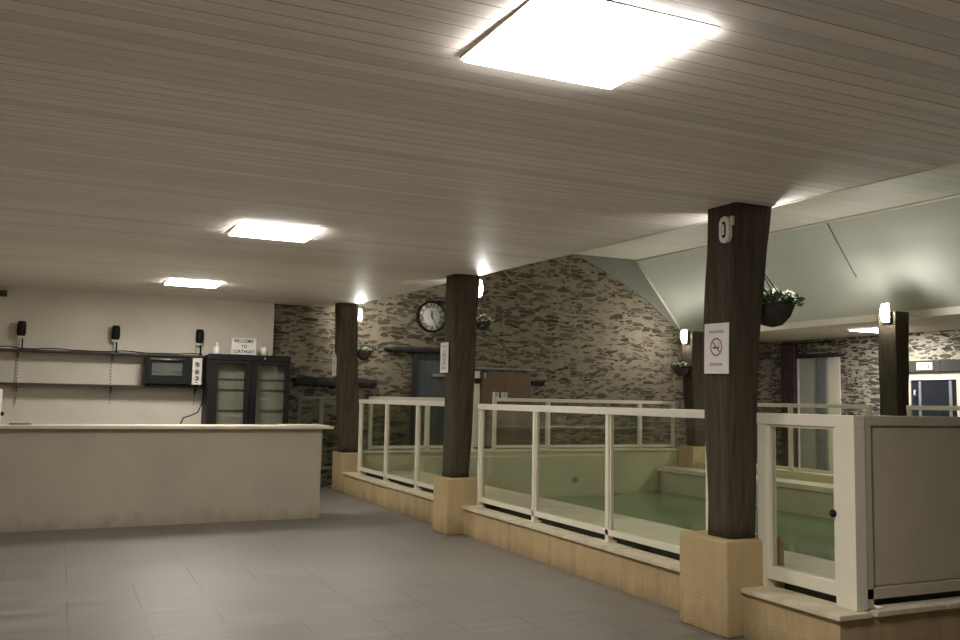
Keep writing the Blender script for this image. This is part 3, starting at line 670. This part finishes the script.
# ------------------------------------------------------------------ far wall fittings
c0 = Vector((6.01, 15.12, 2.985)); R0 = .272
t = thing('wall_clock', 'round white clock with roman numerals on the stone wall', 'clock', (6.01, 15.16, 2.71))
m = MB(); m.lathe((c0.x, 15.19, c0.z), [(.0, 0), (R0 - .02, 0), (R0 - .02, .045), (.0, .045)], 40, 'y'); m.build('dial', 'paper', t)
m = MB(); m.lathe((c0.x, 15.19, c0.z), [(R0 - .022, .03), (R0 - .022, .06), (R0, .07), (R0 + .012, .05), (R0 + .012, 0), (R0 - .022, 0)], 40, 'y'); m.build('rim', 'black', t)
g = MB()
for i, s in enumerate(('XII', 'I', 'II', 'III', 'IIII', 'V', 'VI', 'VII', 'VIII', 'IX', 'X', 'XI')):
    a = PI / 2 - i * PI / 6; d = Vector((math.cos(a), 0, math.sin(a))); u_ = Vector((math.sin(a), 0, -math.cos(a)))
    merge(g, text_mb(s, .125, Vector((c0.x, 15.143, c0.z)) + d * .205, u_, d, sx=.72))
g.build('numerals', 'ink', t)
for nm, i, ln, wd in (('minute_hand', 5.0, .215, .016), ('hour_hand', 11.9, .12, .026)):
    a = PI / 2 - i * PI / 6; d = Vector((math.cos(a), 0, math.sin(a))); s_ = Vector((math.sin(a), 0, -math.cos(a))); o = Vector((c0.x, 15.138, c0.z))
    h = MB(); h.prism([(o - d * .05 - s_ * wd / 3)[:], (o - d * .05 + s_ * wd / 3)[:], (o + d * ln * .6 + s_ * wd / 2)[:], (o + d * ln)[:], (o + d * ln * .6 - s_ * wd / 2)[:]], (0, -.003, 0)); h.build(nm, 'ink', t)
h = MB(); h.lathe((c0.x, 15.139, c0.z), [(.0, .006), (.014, .005), (.016, 0), (.0, 0)], 14, 'y'); h.build('hub', 'ink', t)

def beam(label, x0, x1, z0, z1, d, seed, mat='beam'):
    r = random.Random(seed); rings = []; n = 14
    for i in range(n + 1):
        k = i / n; x = x0 + (x1 - x0) * k; tp = min(1, .45 + k * 4, .45 + (1 - k) * 5)
        za, zb_ = z0 + r.uniform(-.012, .012) + (1 - tp) * .03, z1 + r.uniform(-.012, .012) - (1 - tp) * .06
        rings.append([(x, YB + .06, za), (x, YB + .06, zb_), (x, YB - d, zb_ - .02), (x, YB - d - .02, (za + zb_) / 2), (x, YB - d, za + .02)])
    m = MB(); m.rings(rings, True, False); return tag(m.build('timber_beam', mat), label, 'beam', 'rough timbers set in the stone wall')
beam('rough dark beam on the stone wall crossing behind the post by the bar', 3.55, 4.98, 1.68, 1.85, .14, 1)
beam('rough dark lintel over the blue grey door below the clock', 5.13, 6.75, 2.31, 2.43, .16, 2)
# blue-grey door in the gable
d = MB(); d.box(5.66, 6.62, YB - .05, YB + .02, 0, 2.30); dr = structure(d.build('door_1', 'blue_door'))
m = MB()
m.box(5.66, 5.74, YB - .09, YB - .05, 0, 2.30); m.box(6.54, 6.62, YB - .09, YB - .05, 0, 2.30)
m.box(5.74, 6.54, YB - .09, YB - .05, 2.22, 2.30); m.build('door_frame', 'beam', dr)
m = MB(); m.box(6.02, 6.30, YB - .12, YB - .05, 1.90, 1.95, .01); m.build('cross_bar', 'chrome', dr)
m = MB(); m.tube([(5.84, YB - .05, 1.05), (5.84, YB - .11, 1.05), (5.94, YB - .11, 1.05)], .012, 8); m.build('door_handle', 'black', dr)
# brown sliding door with its track
d = MB(); d.box(7.03, 8.04, YB - .07, YB - .02, .64, 2.02); dr = structure(d.build('door_2', 'brown'))
m = MB(); m.box(7.03, 8.04, YB - .085, YB - .07, 1.08, 1.13); m.build('door_rail', 'brown', dr)
m = MB(); m.box(7.06, 7.08, YB - .11, YB - .07, 1.90, 2.0); m.build('door_handle', 'chrome', dr)
t = thing('door_track', 'steel sliding track fixed above the brown door', 'track', (7.5, YB - .06, 2.06))
m = MB(); m.box(6.86, 8.16, YB - .075, YB - .03, 2.065, 2.105, .003); m.build('rail', 'grey_door', t)
for a in (7.0, 7.5, 8.0): MB().box(a - .02, a + .02, YB - .045, YB + .002, 2.05, 2.12).build('bracket', 'grey_door', t)
w = MB(); w.box(6.88, 7.0, YB - .03, YB + .01, .64, 2.03); structure(w.build('trim_7', 'white_wall'))
w = MB(); w.box(8.07, 8.45, YB - .012, YB + .01, .64, 2.02); structure(w.build('trim_8', 'stone'))
m = MB(); m.box(8.08, 8.35, YB - .045, YB - .008, 1.79, 1.88, .004); tag(m.build('name_plate', 'black'), 'small black plate on the wall right of the brown door', 'plate')
m = MB(); m.box(6.89, 6.99, YB - .06, YB - .03, 1.80, 1.90, .004); tag(m.build('switch_box', 'black'), 'small black box on the wall left of the brown door', 'box')
for x, lab in ((7.03, 'left one of two small white open boxes on the far pool railing'), (7.20, 'right one of two small white open boxes on the far pool railing')):
    m = MB(); z = 1.546; y0 = 14.52
    m.box(x - .045, x + .045, y0, y0 + .07, z, z + .015); m.box(x - .045, x + .045, y0, y0 + .07, z + .085, z + .10); m.box(x - .045, x - .03, y0, y0 + .07, z + .015, z + .085); m.box(x + .03, x + .045, y0, y0 + .07, z + .015, z + .085); m.box(x - .03, x + .03, y0 + .06, y0 + .07, z + .015, z + .085)
    tag(m.build('small_box', 'ceramic'), lab, 'box', 'small white boxes on the far railing')

# ------------------------------------------------------------------ right wall fittings
t = thing('curtain', 'plum curtain hanging left of the sliding door across the pool', 'curtain', (13.9, 14.6, .02))
rows = []
for z in (.05, .8, 1.6, 2.3, 2.78):
    rows.append([(13.90 + .03 * math.sin(j * 1.15), 14.40 + j * .42 / 36, z) for j in range(37)])
m = MB(); n = 37; m.add([p for r in rows for p in r] + [(p[0] + .012, p[1], p[2]) for r in rows for p in r],
    [(i * n + j, i * n + j + 1, (i + 1) * n + j + 1, (i + 1) * n + j) for i in range(4) for j in range(36)] + [(185 + i * n + j, 185 + (i + 1) * n + j, 185 + (i + 1) * n + j + 1, 185 + i * n + j + 1) for i in range(4) for j in range(36)], True)
m.build('cloth', 'curtain', t)
m = MB(); m.tube([(13.9, 13.4, 2.79), (13.9, 14.95, 2.79)], .014, 8); m.build('rod', 'black', t)
d = MB(); d.box(XR - .03, XR + .02, 13.62, 14.42, 0, 2.48); dr = structure(d.build('door_3', 'pale_door'))
m = MB(); m.box(XR - .07, XR - .03, 13.62, 13.86, 0, 2.47); m.build('door_panel', 'grey_door', dr)
m = MB(); m.box(XR - .06, XR - .03, 14.38, 14.42, 0, 2.48); m.build('door_frame', 'ivory', dr)
w = MB(); w.box(XR - .09, XR + .02, 13.35, 14.50, 2.49, 2.565); structure(w.build('trim_9', 'beam'))
w = MB(); w.box(XR - .025, XR + .02, 13.30, 13.60, 0, 2.48); structure(w.build('trim_10', 'white_wall'))
# white framed door with dark glass and exit sign
w = MB(); w.box(XR - .12, XR + .02, 10.2, 11.82, 2.14, 2.34); structure(w.build('trim_11', 'beam'))
d = MB()
d.box(XR - .06, XR + .02, 11.63, 11.76, 0, 2.13); d.box(XR - .06, XR + .02, 10.30, 10.70, 0, 2.13); d.box(XR - .06, XR + .02, 10.70, 11.63, 2.0, 2.13)
dr = structure(d.build('door_4', 'white'))
m = MB(); m.box(XR - .03, XR + .02, 10.70, 11.63, 0, 2.0); m.build('door_glass', 'night', dr)
for a, b in ((11.42, 11.47), (10.80, 10.86)): MB().box(XR - .045, XR - .03, a, b, 0, 1.98).build('door_stile', 'grey_door', dr)
m = MB(); m.tube([(XR - .03, 11.52, 1.72), (XR - .09, 11.52, 1.72), (XR - .09, 11.52, 1.82)], .014, 8); m.build('door_handle', 'ivory', dr)
t = thing('exit_sign', 'small exit pictogram plate on dark lintel over the white framed door', 'sign', (XR - .13, 11.3, 2.18))
m = MB(); m.box(XR - .132, XR - .12, 11.11, 11.43, 2.175, 2.305); m.build('plate', 'ceramic', t)
o = Vector((XR - .1335, 11.345, 2.24)); g = MB(); n_ = Vector((1, 0, 0))
ring_mb(g, o + U * .0 + V * .042, U, V, .0, .014, 12)
for a, b in (((0, .025), (-.012, -.01)), ((-.012, -.01), (.02, -.03)), ((-.012, -.01), (-.035, -.045)), ((0, .02), (.035, .012)), ((0, .02), (-.035, .0))):
    bar_mb(g, o + U * a[0] + V * a[1], o + U * b[0] + V * b[1], .014, n_)
g.build('running_figure', 'ink', t)
g = MB(); o2 = Vector((XR - .1335, 11.19, 2.24))
for a in (-.045, .045): bar_mb(g, o2 + U * a + V * -.05, o2 + U * a + V * .05, .014, n_)
bar_mb(g, o2 + U * -.05 + V * .05, o2 + U * .05 + V * .05, .014, n_)
bar_mb(g, o2 + U * 0 + V * -.05, o2 + U * 0 + V * .03, .03, n_)
g.build('doorway_symbol', 'ink', t)

# ------------------------------------------------------------------ world, camera, view
w = bpy.data.worlds.new('World'); bpy.context.scene.world = w; w.use_nodes = True
w.node_tree.nodes['Background'].inputs[0].default_value = (.01, .01, .012, 1); w.node_tree.nodes['Background'].inputs[1].default_value = .3

f_px, yaw, pit, rol = 904.8, .431178, .0882471, .0180032
cy, sy, cp_, sp_, cr, sr = math.cos(yaw), math.sin(yaw), math.cos(pit), math.sin(pit), math.cos(rol), math.sin(rol)
fwd = Vector((sy * cp_, cy * cp_, sp_)); right = Vector((cy, -sy, 0)); up = right.cross(fwd)
R2 = cr * right + sr * up; U2 = -sr * right + cr * up
cam = bpy.data.cameras.new('Camera'); co = bpy.data.objects.new('Camera', cam); C.objects.link(co)
cam.sensor_width = 36; cam.lens = f_px * 36 / 960; cam.clip_start = .05
co.matrix_world = Matrix(((R2.x, U2.x, -fwd.x, 0), (R2.y, U2.y, -fwd.y, 0), (R2.z, U2.z, -fwd.z, 1.5), (0, 0, 0, 1)))
S = bpy.context.scene; S.camera = co
S.view_settings.view_transform = 'Standard'; S.view_settings.look = 'None'; S.view_settings.gamma = 1; S.view_settings.exposure = .95
S.view_settings.use_curve_mapping = False
